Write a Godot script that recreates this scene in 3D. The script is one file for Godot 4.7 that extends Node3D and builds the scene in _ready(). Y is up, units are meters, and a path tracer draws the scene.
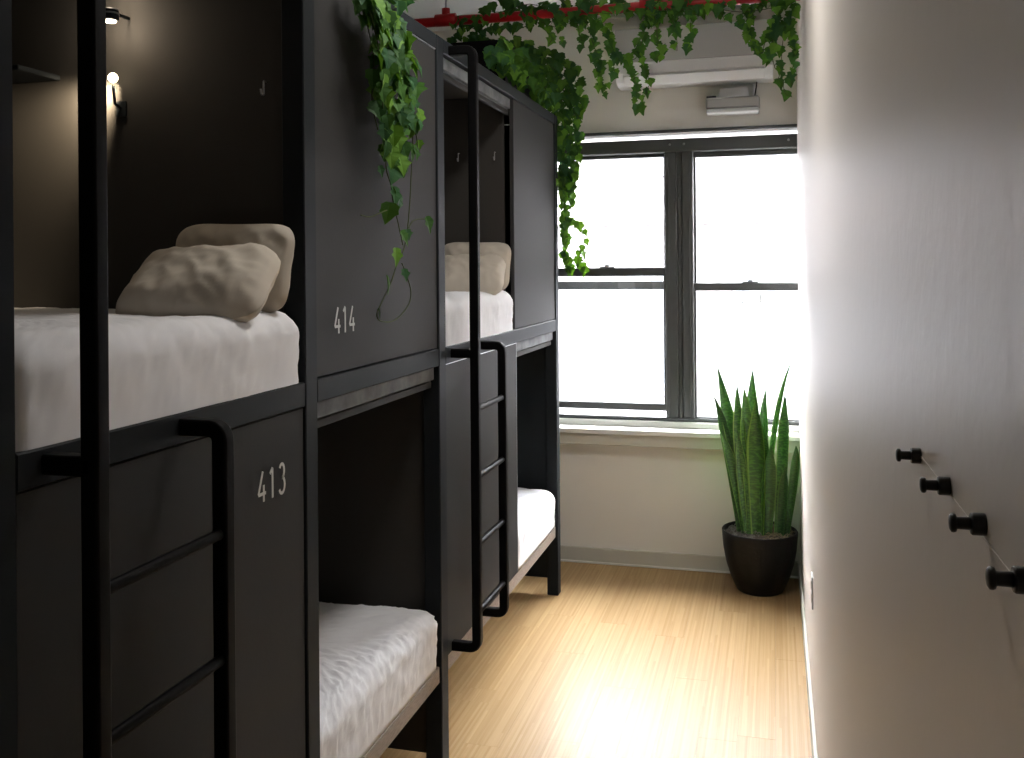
extends Node3D

# Corridor of a pod hostel. Bunk fronts stand in the plane x = 0, the corridor runs along -z to the window wall.
const WALL_X := 1.236      # right wall
const END_Z := -5.584      # window wall
const BACK_Z := 1.9        # wall behind the camera
const POD_BACK := -2.0
const CEIL_Y := 3.17
const BEAM_LO := 1.392
const BEAM_HI := 1.452
const TOP_LO := 2.480
const TOP_HI := 2.530

const IVY := {
	"pipe": [
		[[Vector3(-0.370, 2.894, -4.400), Vector3(-0.255, 2.895, -4.400), Vector3(-0.131, 2.910, -4.400), Vector3(-0.034, 2.917, -4.400), Vector3(0.087, 2.917, -4.400), Vector3(0.229, 2.924, -4.400), Vector3(0.346, 2.924, -4.400), Vector3(0.461, 2.911, -4.400), Vector3(0.575, 2.906, -4.400), Vector3(0.656, 2.914, -4.400), Vector3(0.775, 2.900, -4.400), Vector3(0.885, 2.913, -4.400), Vector3(0.993, 2.891, -4.400), Vector3(1.078, 2.911, -4.400), Vector3(1.184, 2.902, -4.400)], 0.01805, 0.04636, 0.045],
		[[Vector3(-0.355, 2.865, -4.400), Vector3(-0.280, 2.869, -4.400), Vector3(-0.181, 2.852, -4.400), Vector3(-0.107, 2.866, -4.400), Vector3(-0.034, 2.851, -4.400), Vector3(0.062, 2.872, -4.400), Vector3(0.139, 2.843, -4.400), Vector3(0.229, 2.878, -4.400)], 0.01235, 0.04148, 0.04],
		[[Vector3(-0.122, 2.967, -4.370), Vector3(-0.088, 2.993, -4.370), Vector3(-0.050, 2.948, -4.370), Vector3(-0.006, 2.926, -4.370)], 0.0133, 0.05124, 0.03],
		[[Vector3(0.597, 2.860, -4.400), Vector3(0.609, 2.750, -4.400), Vector3(0.623, 2.700, -4.400), Vector3(0.595, 2.661, -4.400)], 0.0152, 0.04392, 0.03],
		[[Vector3(0.656, 2.900, -4.400), Vector3(0.686, 2.799, -4.400), Vector3(0.694, 2.740, -4.400), Vector3(0.694, 2.695, -4.400)], 0.0209, 0.04026, 0.02],
		[[Vector3(0.767, 2.909, -4.400), Vector3(0.757, 2.812, -4.400), Vector3(0.752, 2.740, -4.400), Vector3(0.730, 2.702, -4.400)], 0.0209, 0.04026, 0.02],
		[[Vector3(0.885, 2.900, -4.400), Vector3(0.893, 2.846, -4.400), Vector3(0.906, 2.818, -4.400)], 0.0152, 0.04148, 0.03],
		[[Vector3(0.086, 2.833, -4.400), Vector3(0.119, 2.793, -4.400), Vector3(0.105, 2.766, -4.400)], 0.019, 0.04148, 0.02],
		[[Vector3(0.157, 2.791, -4.400), Vector3(0.171, 2.762, -4.400)], 0.019, 0.03904, 0.015],
		[[Vector3(0.529, 2.901, -4.400), Vector3(0.583, 2.879, -4.400), Vector3(0.655, 2.864, -4.400), Vector3(0.735, 2.867, -4.400), Vector3(0.797, 2.844, -4.400)], 0.0133, 0.04392, 0.035],
		[[Vector3(-0.217, 2.949, -4.360), Vector3(-0.120, 2.922, -4.360), Vector3(0.025, 2.948, -4.360), Vector3(0.167, 2.891, -4.360), Vector3(0.307, 2.890, -4.360), Vector3(0.421, 2.872, -4.360), Vector3(0.557, 2.880, -4.360), Vector3(0.712, 2.868, -4.360), Vector3(0.844, 2.866, -4.360), Vector3(0.972, 2.839, -4.360), Vector3(1.120, 2.845, -4.360)], 0.0323, 0.0488, 0.05],
	],
	"swag": [
		[[Vector3(0.162, 2.887, -4.380), Vector3(0.275, 2.861, -4.380), Vector3(0.311, 2.766, -4.380), Vector3(0.338, 2.682, -4.380), Vector3(0.352, 2.622, -4.380), Vector3(0.360, 2.557, -4.380), Vector3(0.378, 2.511, -4.380)], 0.01235, 0.04148, 0.03],
		[[Vector3(0.349, 2.855, -4.380), Vector3(0.390, 2.761, -4.380), Vector3(0.412, 2.691, -4.380), Vector3(0.467, 2.669, -4.380), Vector3(0.512, 2.671, -4.380), Vector3(0.540, 2.746, -4.380), Vector3(0.554, 2.804, -4.380), Vector3(0.613, 2.871, -4.380)], 0.01235, 0.04392, 0.025],
		[[Vector3(0.476, 2.651, -4.380), Vector3(0.502, 2.590, -4.380), Vector3(0.515, 2.517, -4.380), Vector3(0.501, 2.432, -4.380)], 0.0209, 0.04148, 0.02],
		[[Vector3(0.530, 2.661, -4.380), Vector3(0.552, 2.610, -4.380), Vector3(0.574, 2.559, -4.380), Vector3(0.547, 2.493, -4.380), Vector3(0.533, 2.426, -4.380)], 0.0247, 0.04392, 0.018],
		[[Vector3(0.403, 2.692, -4.380), Vector3(0.412, 2.632, -4.380), Vector3(0.416, 2.582, -4.380)], 0.0209, 0.04148, 0.02],
		[[Vector3(0.242, 2.863, -4.380), Vector3(0.255, 2.793, -4.380), Vector3(0.278, 2.732, -4.380)], 0.0171, 0.04148, 0.025],
	],
	"right": [
		[[Vector3(1.078, 2.871, -4.380), Vector3(1.015, 2.854, -4.380), Vector3(0.976, 2.808, -4.380), Vector3(0.958, 2.779, -4.380)], 0.0152, 0.04392, 0.025],
		[[Vector3(1.006, 2.859, -4.380), Vector3(1.010, 2.788, -4.380), Vector3(1.013, 2.718, -4.380), Vector3(1.060, 2.653, -4.380)], 0.0152, 0.04392, 0.022],
		[[Vector3(1.100, 2.878, -4.380), Vector3(1.188, 2.866, -4.380), Vector3(1.178, 2.776, -4.380), Vector3(1.120, 2.745, -4.380), Vector3(1.106, 2.659, -4.380), Vector3(1.118, 2.588, -4.380)], 0.011875, 0.04636, 0.03],
		[[Vector3(1.154, 2.839, -4.380), Vector3(1.090, 2.730, -4.380), Vector3(1.073, 2.687, -4.380), Vector3(1.064, 2.649, -4.380)], 0.0171, 0.04392, 0.022],
		[[Vector3(1.187, 2.793, -4.380), Vector3(1.186, 2.688, -4.380), Vector3(1.207, 2.639, -4.380), Vector3(1.189, 2.575, -4.380), Vector3(1.185, 2.537, -4.380), Vector3(1.189, 2.502, -4.380)], 0.0228, 0.04392, 0.013],
		[[Vector3(1.178, 2.750, -4.380), Vector3(1.153, 2.704, -4.380), Vector3(1.143, 2.578, -4.380), Vector3(1.130, 2.531, -4.380), Vector3(1.155, 2.508, -4.380)], 0.0665, 0.04148, 0.012],
		[[Vector3(1.143, 2.578, -4.380), Vector3(1.159, 2.482, -4.380), Vector3(1.189, 2.458, -4.380)], 0.038, 0.04392, 0.01],
	],
	"casc": [
		[[Vector3(-0.341, 2.854, -4.850), Vector3(-0.259, 2.869, -4.850), Vector3(-0.152, 2.842, -4.850), Vector3(-0.046, 2.794, -4.850), Vector3(0.037, 2.737, -4.850)], 0.0152, 0.0495, 0.05],
		[[Vector3(-0.288, 2.819, -4.950), Vector3(-0.179, 2.822, -4.950), Vector3(-0.071, 2.737, -4.950), Vector3(-0.007, 2.644, -4.950)], 0.019, 0.0495, 0.05],
		[[Vector3(-0.057, 2.809, -5.080), Vector3(-0.014, 2.731, -5.080), Vector3(0.018, 2.622, -5.080), Vector3(0.033, 2.488, -5.080), Vector3(0.038, 2.354, -5.080), Vector3(0.048, 2.220, -5.080), Vector3(0.036, 2.086, -5.080)], 0.01045, 0.0506, 0.05],
		[[Vector3(-0.013, 2.774, -5.080), Vector3(0.051, 2.674, -5.080), Vector3(0.083, 2.539, -5.080), Vector3(0.093, 2.405, -5.080), Vector3(0.081, 2.288, -5.080), Vector3(0.058, 2.166, -5.080)], 0.0114, 0.0506, 0.045],
		[[Vector3(-0.036, 2.679, -5.080), Vector3(-0.010, 2.516, -5.080), Vector3(0.005, 2.355, -5.080), Vector3(0.015, 2.247, -5.080), Vector3(0.019, 2.113, -5.080), Vector3(0.034, 1.953, -5.080), Vector3(0.022, 1.819, -5.080), Vector3(0.054, 1.696, -5.080)], 0.0152, 0.0495, 0.03],
		[[Vector3(0.021, 2.274, -5.080), Vector3(0.063, 2.059, -5.080), Vector3(0.051, 2.006, -5.080), Vector3(0.110, 1.935, -5.080), Vector3(0.131, 1.844, -5.080), Vector3(0.098, 1.754, -5.080), Vector3(0.136, 1.700, -5.080)], 0.0285, 0.0484, 0.022],
		[[Vector3(-0.032, 2.347, -5.000), Vector3(-0.017, 2.135, -5.000), Vector3(-0.039, 2.062, -5.000), Vector3(-0.019, 1.871, -5.000), Vector3(-0.031, 1.755, -5.000)], 0.05225, 0.0462, 0.012],
		[[Vector3(-0.209, 2.783, -4.900), Vector3(-0.124, 2.684, -4.900), Vector3(-0.060, 2.597, -4.900)], 0.019, 0.0484, 0.045],
		[[Vector3(-0.030, 2.626, -3.913), Vector3(-0.030, 2.625, -4.116), Vector3(-0.030, 2.612, -4.377), Vector3(-0.030, 2.593, -4.648), Vector3(-0.030, 2.576, -4.908)], 0.01235, 0.055, 0.05],
		[[Vector3(-0.050, 2.695, -4.108), Vector3(-0.050, 2.694, -4.364), Vector3(-0.050, 2.694, -4.650), Vector3(-0.050, 2.672, -4.974)], 0.01235, 0.055, 0.05],
		[[Vector3(-0.422, 2.876, -4.600), Vector3(-0.344, 2.861, -4.600), Vector3(-0.250, 2.835, -4.600), Vector3(-0.163, 2.819, -4.600)], 0.01235, 0.0495, 0.05],
		[[Vector3(-0.369, 2.812, -4.550), Vector3(-0.287, 2.757, -4.550), Vector3(-0.216, 2.714, -4.550)], 0.0133, 0.0495, 0.045],
		[[Vector3(-0.219, 2.899, -4.900), Vector3(-0.111, 2.860, -4.900), Vector3(-0.016, 2.812, -4.900), Vector3(0.048, 2.767, -4.900)], 0.01045, 0.055, 0.05],
		[[Vector3(-0.140, 2.738, -4.800), Vector3(-0.087, 2.776, -4.800), Vector3(-0.009, 2.654, -4.800), Vector3(0.042, 2.524, -4.800)], 0.0133, 0.055, 0.05],
		[[Vector3(0.013, 2.833, -5.060), Vector3(0.078, 2.749, -5.060), Vector3(0.120, 2.640, -5.060), Vector3(0.108, 2.508, -5.060)], 0.0133, 0.055, 0.045],
	],
	"p414": [
		[[Vector3(0.050, 2.442, -2.399), Vector3(0.050, 2.415, -2.486), Vector3(0.050, 2.349, -2.563), Vector3(0.050, 2.276, -2.629), Vector3(0.050, 2.185, -2.604), Vector3(0.050, 2.102, -2.633), Vector3(0.050, 2.027, -2.616)], 0.0133, 0.05, 0.05],
		[[Vector3(0.050, 2.466, -2.522), Vector3(0.050, 2.339, -2.654), Vector3(0.050, 2.259, -2.699), Vector3(0.050, 2.167, -2.681), Vector3(0.050, 2.075, -2.648), Vector3(0.050, 2.032, -2.663)], 0.0152, 0.05, 0.045],
		[[Vector3(0.070, 2.421, -2.406), Vector3(0.070, 2.339, -2.458), Vector3(0.070, 2.220, -2.484), Vector3(0.070, 2.139, -2.496), Vector3(0.070, 2.059, -2.523), Vector3(0.070, 2.033, -2.537)], 0.0171, 0.05, 0.05],
		[[Vector3(0.060, 2.226, -2.681), Vector3(0.060, 2.148, -2.762), Vector3(0.060, 2.089, -2.778), Vector3(0.060, 2.034, -2.685), Vector3(0.060, 2.015, -2.637)], 0.0475, 0.036, 0.015],
		[[Vector3(0.050, 2.277, -2.637), Vector3(0.050, 2.179, -2.764), Vector3(0.050, 1.996, -2.751), Vector3(0.050, 1.889, -2.732), Vector3(0.050, 1.813, -2.706), Vector3(0.050, 1.777, -2.681), Vector3(0.050, 1.730, -2.625), Vector3(0.050, 1.681, -2.579), Vector3(0.050, 1.624, -2.505), Vector3(0.050, 1.600, -2.483), Vector3(0.050, 1.582, -2.511), Vector3(0.050, 1.579, -2.614), Vector3(0.050, 1.616, -2.718), Vector3(0.050, 1.657, -2.743), Vector3(0.050, 1.705, -2.712), Vector3(0.050, 1.744, -2.672)], 0.38, 0.03, 0.01],
		[[Vector3(0.050, 2.125, -2.588), Vector3(0.050, 2.022, -2.556), Vector3(0.050, 1.968, -2.592), Vector3(0.050, 1.926, -2.606), Vector3(0.050, 1.875, -2.636), Vector3(0.050, 1.797, -2.681)], 0.38, 0.03, 0.01],
		[[Vector3(0.050, 1.850, -2.731), Vector3(0.050, 1.872, -2.765), Vector3(0.050, 1.882, -2.843), Vector3(0.050, 1.876, -2.916)], 0.38, 0.03, 0.01],
		[[Vector3(0.050, 1.894, -2.561), Vector3(0.050, 1.880, -2.496), Vector3(0.050, 1.869, -2.441), Vector3(0.050, 1.871, -2.381)], 0.475, 0.03, 0.01],
		[[Vector3(0.045, 2.447, -2.437), Vector3(0.045, 2.399, -2.532), Vector3(0.045, 2.326, -2.589), Vector3(0.045, 2.220, -2.558), Vector3(0.045, 2.139, -2.585), Vector3(0.045, 2.062, -2.540)], 0.01235, 0.055, 0.06],
		[[Vector3(0.050, 2.453, -2.551), Vector3(0.050, 2.401, -2.671), Vector3(0.050, 2.310, -2.733), Vector3(0.050, 2.232, -2.715), Vector3(0.050, 2.146, -2.746)], 0.0152, 0.052, 0.05],
		[[Vector3(0.040, 2.469, -2.377), Vector3(0.040, 2.406, -2.447), Vector3(0.040, 2.308, -2.500), Vector3(0.040, 2.194, -2.484), Vector3(0.040, 2.117, -2.524)], 0.0171, 0.052, 0.05],
	],
	"top1": [
		[[Vector3(-0.060, 2.619, -2.580), Vector3(-0.060, 2.576, -2.693), Vector3(-0.060, 2.560, -2.816), Vector3(-0.060, 2.567, -2.915)], 0.0152, 0.05, 0.05],
		[[Vector3(-0.030, 2.546, -2.638), Vector3(-0.030, 2.522, -2.728), Vector3(-0.030, 2.533, -2.816)], 0.0133, 0.05, 0.045],
	],
}
const BIG_LEAVES := [[Vector3(0.055, 1.995, -2.611), 0.062], [Vector3(0.055, 1.931, -2.602), 0.058], [Vector3(0.055, 1.883, -2.571), 0.06], [Vector3(0.055, 1.911, -2.647), 0.05], [Vector3(0.055, 1.861, -2.874), 0.05], [Vector3(0.055, 1.812, -2.661), 0.045], [Vector3(0.055, 1.758, -2.613), 0.05], [Vector3(0.055, 1.679, -2.544), 0.05], [Vector3(0.055, 1.706, -2.675), 0.035], [Vector3(0.060, 1.995, -2.489), 0.03], [Vector3(0.060, 2.079, -2.744), 0.04]]
const SWORDS := [[Vector3(0.808, 1.196, -5.300), Vector3(0.878, 0.849, -5.305), Vector3(0.963, 0.363, -5.305), 0.055],
	[Vector3(0.787, 1.037, -5.280), Vector3(0.857, 0.797, -5.295), Vector3(0.927, 0.363, -5.295), 0.045],
	[Vector3(0.994, 1.175, -5.330), Vector3(0.987, 0.851, -5.320), Vector3(0.998, 0.361, -5.320), 0.06],
	[Vector3(0.913, 1.100, -5.270), Vector3(0.925, 0.800, -5.290), Vector3(0.958, 0.356, -5.290), 0.05],
	[Vector3(1.060, 1.061, -5.400), Vector3(1.038, 0.793, -5.355), Vector3(1.024, 0.364, -5.355), 0.045],
	[Vector3(1.206, 1.238, -5.380), Vector3(1.111, 0.904, -5.345), Vector3(1.045, 0.368, -5.345), 0.022],
	[Vector3(1.157, 1.052, -5.280), Vector3(1.150, 0.808, -5.295), Vector3(1.117, 0.375, -5.295), 0.05],
	[Vector3(1.210, 0.784, -5.270), Vector3(1.205, 0.654, -5.290), Vector3(1.157, 0.378, -5.290), 0.035],
	[Vector3(0.829, 0.841, -5.250), Vector3(0.883, 0.667, -5.280), Vector3(0.948, 0.368, -5.280), 0.04],
	[Vector3(1.159, 0.683, -5.240), Vector3(1.148, 0.549, -5.275), Vector3(1.127, 0.370, -5.275), 0.045],
	[Vector3(0.949, 1.081, -5.260), Vector3(0.967, 0.803, -5.285), Vector3(0.984, 0.353, -5.285), 0.06],
	[Vector3(1.011, 1.041, -5.220), Vector3(1.013, 0.755, -5.265), Vector3(1.015, 0.355, -5.265), 0.078],
	[Vector3(1.085, 0.794, -5.210), Vector3(1.073, 0.601, -5.260), Vector3(1.056, 0.359, -5.260), 0.06],
	[Vector3(1.049, 0.909, -5.300), Vector3(1.053, 0.697, -5.305), Vector3(1.065, 0.358, -5.305), 0.05],
	[Vector3(0.918, 0.865, -5.220), Vector3(0.935, 0.646, -5.265), Vector3(0.964, 0.352, -5.265), 0.042]]

var rng := RandomNumberGenerator.new()
var taken := {}
var M := {}
var noise := FastNoiseLite.new()
var creases := FastNoiseLite.new()

# ------------------------------------------------------------------ helpers
func numbered(called: String) -> String:
	if not taken.has(called):
		taken[called] = 0
		return called
	taken[called] += 1
	return "%s_%03d" % [called, taken[called]]

func tag(o: Node, label: String, category: String, group := "") -> void:
	o.set_meta("label", label)
	o.set_meta("category", category)
	if group != "":
		o.set_meta("group", group)

func thing(called: String, label: String, category: String, at := Vector3.ZERO, group := "") -> Node3D:
	var o := Node3D.new()
	o.name = numbered(called)
	add_child(o)
	o.position = at
	tag(o, label, category, group)
	return o

func part(called: String, mesh: Mesh, m: Material, parent: Node3D, at := Vector3.ZERO) -> MeshInstance3D:
	var o := MeshInstance3D.new()
	o.name = called
	o.mesh = mesh
	o.material_override = m
	o.cast_shadow = GeometryInstance3D.SHADOW_CASTING_SETTING_ON
	parent.add_child(o, true)
	o.position = at
	return o

func single(called: String, mesh: Mesh, m: Material, at: Vector3, label: String, category: String, group := "") -> MeshInstance3D:
	var o := part(numbered(called), mesh, m, self, at)
	tag(o, label, category, group)
	return o

func setting(called: String, mesh: Mesh, m: Material, at := Vector3.ZERO) -> MeshInstance3D:
	var o := part(called, mesh, m, self, at)
	o.set_meta("kind", "structure")
	return o

func mat(albedo: Color, rough: float, spec := 0.5, metal := 0.0) -> StandardMaterial3D:
	var m := StandardMaterial3D.new()
	m.albedo_color = albedo
	m.roughness = rough
	m.metallic_specular = spec
	m.metallic = metal
	return m

func noise_tex(freq: float, octaves: int, size: int, as_normal := false, bump := 2.0, lo := Color.BLACK, hi := Color.WHITE, sd := 1) -> NoiseTexture2D:
	var n := FastNoiseLite.new()
	n.seed = sd
	n.noise_type = FastNoiseLite.TYPE_SIMPLEX_SMOOTH
	n.frequency = freq
	n.fractal_octaves = octaves
	var t := NoiseTexture2D.new()
	t.width = size
	t.height = size
	t.seamless = true
	t.noise = n
	t.as_normal_map = as_normal
	t.bump_strength = bump
	if not as_normal:
		var g := Gradient.new()
		g.set_color(0, lo)
		g.set_color(1, hi)
		t.color_ramp = g
	return t

func arr_mesh(v: PackedVector3Array, idx: PackedInt32Array, smooth := true, uv := PackedVector2Array(), closed := true) -> ArrayMesh:
	# closed shapes are turned so that their faces point outwards
	if closed:
		var vol := 0.0
		for i in range(0, idx.size(), 3):
			vol += v[idx[i]].dot(v[idx[i + 1]].cross(v[idx[i + 2]]))
		if vol > 0.0:
			for i in range(0, idx.size(), 3):
				var k := idx[i + 1]
				idx[i + 1] = idx[i + 2]
				idx[i + 2] = k
	var nv := v
	var nuv := uv
	if not smooth:
		nv = PackedVector3Array()
		nuv = PackedVector2Array()
		var ni := PackedInt32Array()
		for i in idx.size():
			nv.append(v[idx[i]])
			if uv.size() > 0:
				nuv.append(uv[idx[i]])
			ni.append(i)
		idx = ni
	var nn := PackedVector3Array()
	nn.resize(nv.size())
	for i in range(0, idx.size(), 3):
		var a := nv[idx[i]]
		var n := (nv[idx[i + 2]] - a).cross(nv[idx[i + 1]] - a)
		nn[idx[i]] += n
		nn[idx[i + 1]] += n
		nn[idx[i + 2]] += n
	for i in nn.size():
		nn[i] = nn[i].normalized() if nn[i].length_squared() > 0.0 else Vector3.UP
	var ar := []
	ar.resize(Mesh.ARRAY_MAX)
	ar[Mesh.ARRAY_VERTEX] = nv
	ar[Mesh.ARRAY_NORMAL] = nn
	ar[Mesh.ARRAY_INDEX] = idx
	if nuv.size() == nv.size():
		ar[Mesh.ARRAY_TEX_UV] = nuv
	var me := ArrayMesh.new()
	me.add_surface_from_arrays(Mesh.PRIMITIVE_TRIANGLES, ar)
	return me

func block(size: Vector3, bevel := 0.002) -> ArrayMesh:
	# box with chamfered edges, centred
	var h := size / 2.0
	var b := minf(bevel, minf(h.x, minf(h.y, h.z)) * 0.45)
	var v := PackedVector3Array()
	for s in 8:
		var g := Vector3(1 if s & 1 else -1, 1 if s & 2 else -1, 1 if s & 4 else -1)
		v.append(Vector3(g.x * h.x, g.y * (h.y - b), g.z * (h.z - b)))
		v.append(Vector3(g.x * (h.x - b), g.y * h.y, g.z * (h.z - b)))
		v.append(Vector3(g.x * (h.x - b), g.y * (h.y - b), g.z * h.z))
	var idx := PackedInt32Array()
	var tri := func(a: int, c: int, d: int) -> void:
		var n := (v[c] - v[a]).cross(v[d] - v[a])
		if n.dot(v[a] + v[c] + v[d]) < 0.0:
			idx.append_array([a, c, d])
		else:
			idx.append_array([a, d, c])
	var quad := func(a: int, c: int, d: int, e: int) -> void:
		tri.call(a, c, d)
		tri.call(a, d, e)
	for ax in 3:
		var o1 := 1 << ((ax + 1) % 3)
		var o2 := 1 << ((ax + 2) % 3)
		for side in 2:
			var s0 := (1 << ax) * side
			quad.call(s0 * 3 + ax, (s0 | o1) * 3 + ax, (s0 | o1 | o2) * 3 + ax, (s0 | o2) * 3 + ax)
		var a1 := (ax + 1) % 3
		var a2 := (ax + 2) % 3
		for k in 4:
			var s := (o1 if k & 1 else 0) | (o2 if k & 2 else 0)
			var t := s | (1 << ax)
			quad.call(s * 3 + a1, t * 3 + a1, t * 3 + a2, s * 3 + a2)
	for s in 8:
		tri.call(s * 3, s * 3 + 1, s * 3 + 2)
	return arr_mesh(v, idx, false, PackedVector2Array(), false)

var blocks := {}
func span(called: String, lo: Vector3, hi: Vector3, m: Material, parent: Node3D, bevel := 0.002) -> MeshInstance3D:
	var size := (hi - lo).abs()
	var key := "%.4f %.4f %.4f %.4f" % [size.x, size.y, size.z, bevel]
	if not blocks.has(key):
		blocks[key] = block(size, bevel)
	return part(called, blocks[key], m, parent, (lo + hi) / 2.0)

func sweep(path: PackedVector3Array, section: PackedVector2Array, up := Vector3.ZERO, taper := 0.0) -> ArrayMesh:
	# closed section along a path; with up given the section keeps that direction, else it is carried along
	var v := PackedVector3Array()
	var idx := PackedInt32Array()
	var n := section.size()
	var side := Vector3.ZERO
	for i in path.size():
		var t := (path[mini(i + 1, path.size() - 1)] - path[maxi(i - 1, 0)]).normalized()
		var a: Vector3
		if up != Vector3.ZERO:
			a = up
		else:
			if side == Vector3.ZERO:
				side = t.cross(Vector3.RIGHT if absf(t.x) < 0.8 else Vector3.UP).normalized()
			side = (side - t * side.dot(t)).normalized()
			a = side
		var b := t.cross(a).normalized()
		var k := 1.0 - taper * float(i) / float(path.size() - 1)
		for s in section:
			v.append(path[i] + (a * s.x + b * s.y) * k)
	for i in path.size() - 1:
		for j in n:
			var p := i * n + j
			var q := i * n + (j + 1) % n
			idx.append_array([p, q, q + n, p, q + n, p + n])
	var c0 := v.size()
	v.append(path[0])
	v.append(path[path.size() - 1])
	for j in n:
		idx.append_array([c0, (j + 1) % n, j])
		idx.append_array([c0 + 1, (path.size() - 1) * n + j, (path.size() - 1) * n + (j + 1) % n])
	return arr_mesh(v, idx)

func circle(r: float, n: int) -> PackedVector2Array:
	var o := PackedVector2Array()
	for i in n:
		o.append(Vector2(cos(TAU * i / n), sin(TAU * i / n)) * r)
	return o

func squircle(r: float, corner: float) -> PackedVector2Array:
	var o := PackedVector2Array()
	for q in 4:
		var c := Vector2(1, 1).rotated(q * PI / 2) * (r - corner)
		for k in 4:
			o.append(c + Vector2(1, 0).rotated(q * PI / 2 + k * PI / 6) * corner)
	return o

func bent(points: Array, r: float) -> PackedVector3Array:
	# polyline with rounded corners
	var o := PackedVector3Array([points[0]])
	for i in range(1, points.size() - 1):
		var a: Vector3 = points[i]
		var d0: Vector3 = (points[i - 1] - a).normalized()
		var d1: Vector3 = (points[i + 1] - a).normalized()
		for k in 9:
			var t := k / 8.0
			o.append((a + d0 * r) * (1 - t) * (1 - t) + a * 2 * t * (1 - t) + (a + d1 * r) * t * t)
	o.append(points[points.size() - 1])
	return o

func lathe(profile: Array, n := 40) -> ArrayMesh:
	# profile of (radius, height), closed by the axis at both ends
	var v := PackedVector3Array()
	var uv := PackedVector2Array()
	var idx := PackedInt32Array()
	for i in profile.size():
		for j in n:
			var a := TAU * j / n
			v.append(Vector3(cos(a) * profile[i].x, profile[i].y, sin(a) * profile[i].x))
	for i in profile.size() - 1:
		for j in n:
			var p := i * n + j
			var q := i * n + (j + 1) % n
			idx.append_array([p, q, q + n, p, q + n, p + n])
	var c := v.size()
	v.append(Vector3(0, profile[0].y, 0))
	v.append(Vector3(0, profile[profile.size() - 1].y, 0))
	for j in n:
		idx.append_array([c, (j + 1) % n, j, c + 1, (profile.size() - 1) * n + j, (profile.size() - 1) * n + (j + 1) % n])
	return arr_mesh(v, idx, true, uv)

func smooth_path(pts: Array, steps: int) -> PackedVector3Array:
	var o := PackedVector3Array()
	for i in pts.size() - 1:
		var a: Vector3 = pts[maxi(i - 1, 0)]
		var b: Vector3 = pts[i]
		var c: Vector3 = pts[i + 1]
		var d: Vector3 = pts[mini(i + 2, pts.size() - 1)]
		for k in steps:
			o.append(b.cubic_interpolate(c, a, d, float(k) / steps))
	o.append(pts[pts.size() - 1])
	return o

# ------------------------------------------------------------------ bedding
func mattress_mesh(size: Vector3, sd: int, rough: float) -> ArrayMesh:
	# size: x depth, y height, z width; origin at the middle of the underside; the sheet's creases are real relief
	creases.seed = sd
	var hx := size.x / 2
	var hz := size.z / 2
	var v := PackedVector3Array()
	var idx := PackedInt32Array()
	var per := 420
	var corner := 0.032
	var rings := []          # [inset, height]
	for k in 22:
		rings.append(Vector2(0.42 * (1.0 - k / 21.0) + 0.065, size.y))
	for k in 10:
		var a := PI / 2 * (k + 1) / 10.0
		rings.append(Vector2(0.065 - sin(a) * 0.065, size.y - (1 - cos(a)) * 0.065))
	for k in 8:
		rings.append(Vector2(0.0, (size.y - 0.065) * (1 - (k + 1) / 8.0)))
	var lengths := [2 * (hx - corner), 2 * (hz - corner)]
	var total: float = 2 * lengths[0] + 2 * lengths[1] + TAU * corner
	for r in rings:
		for j in per:
			var s := total * j / per
			var p := Vector2.ZERO
			var nrm := Vector2.ZERO
			for e in 4:
				var ln: float = lengths[1] if e % 2 == 0 else lengths[0]
				var q := [Vector2(hx - corner, -hz + corner), Vector2(hx - corner, hz - corner), Vector2(-hx + corner, hz - corner), Vector2(-hx + corner, -hz + corner)]
				var along: Vector2 = [Vector2(0, 1), Vector2(-1, 0), Vector2(0, -1), Vector2(1, 0)][e]
				var outw: Vector2 = [Vector2(1, 0), Vector2(0, 1), Vector2(-1, 0), Vector2(0, -1)][e]
				if s <= ln:
					p = q[e] + along * s
					nrm = outw
					break
				s -= ln
				if s <= PI / 2 * corner:
					var a := s / corner
					nrm = outw.rotated(a)
					p = q[(e + 1) % 4]
					break
				s -= PI / 2 * corner
			var full := p + nrm * corner
			var k2: float = r.x
			var base := Vector2(full.x * (1 - k2 / hx), full.y * (1 - k2 / hz))
			var y: float = r.y
			var n3 := Vector3(nrm.x, 0, nrm.y)
			if r.x > 0.0:
				n3 = (n3 * (1 - r.x / 0.065) if r.x < 0.065 else Vector3.ZERO) + Vector3.UP * clampf(r.x / 0.065, 0.25, 1.0)
				n3 = n3.normalized()
			var pos := Vector3(base.x, y, base.y)
			# creases run from the top over the edge and down the side
			var w := noise.get_noise_3d(pos.x * 6, pos.y * 6, pos.z * 6) * 0.03
			var c1 := 1.0 - absf(creases.get_noise_3d((pos.z + w) * 62, pos.x * 9 + pos.y * 10, pos.x * 6)) * 2.0
			var c2 := creases.get_noise_3d(pos.x * 24, pos.y * 20, pos.z * 24)
			var broad := noise.get_noise_3d(pos.x * 3.5, pos.y * 3, pos.z * 3.5)
			var fade := clampf(pos.y / 0.05, 0.2, 1.0)
			pos += n3 * ((maxf(c1 - 0.45, 0.0) * 0.011 + c2 * 0.0042) * rough + broad * 0.009) * fade
			v.append(pos)
	for i in rings.size() - 1:
		for j in per:
			var p := i * per + j
			var q := i * per + (j + 1) % per
			idx.append_array([p, q, q + per, p, q + per, p + per])
	var c := v.size()
	var mid := Vector3.ZERO
	for j in per:
		mid += v[j] / per
	v.append(mid)
	v.append(Vector3.ZERO)
	for j in per:
		idx.append_array([c, (j + 1) % per, j, c + 1, (rings.size() - 1) * per + j, (rings.size() - 1) * per + (j + 1) % per])
	return arr_mesh(v, idx)

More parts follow.
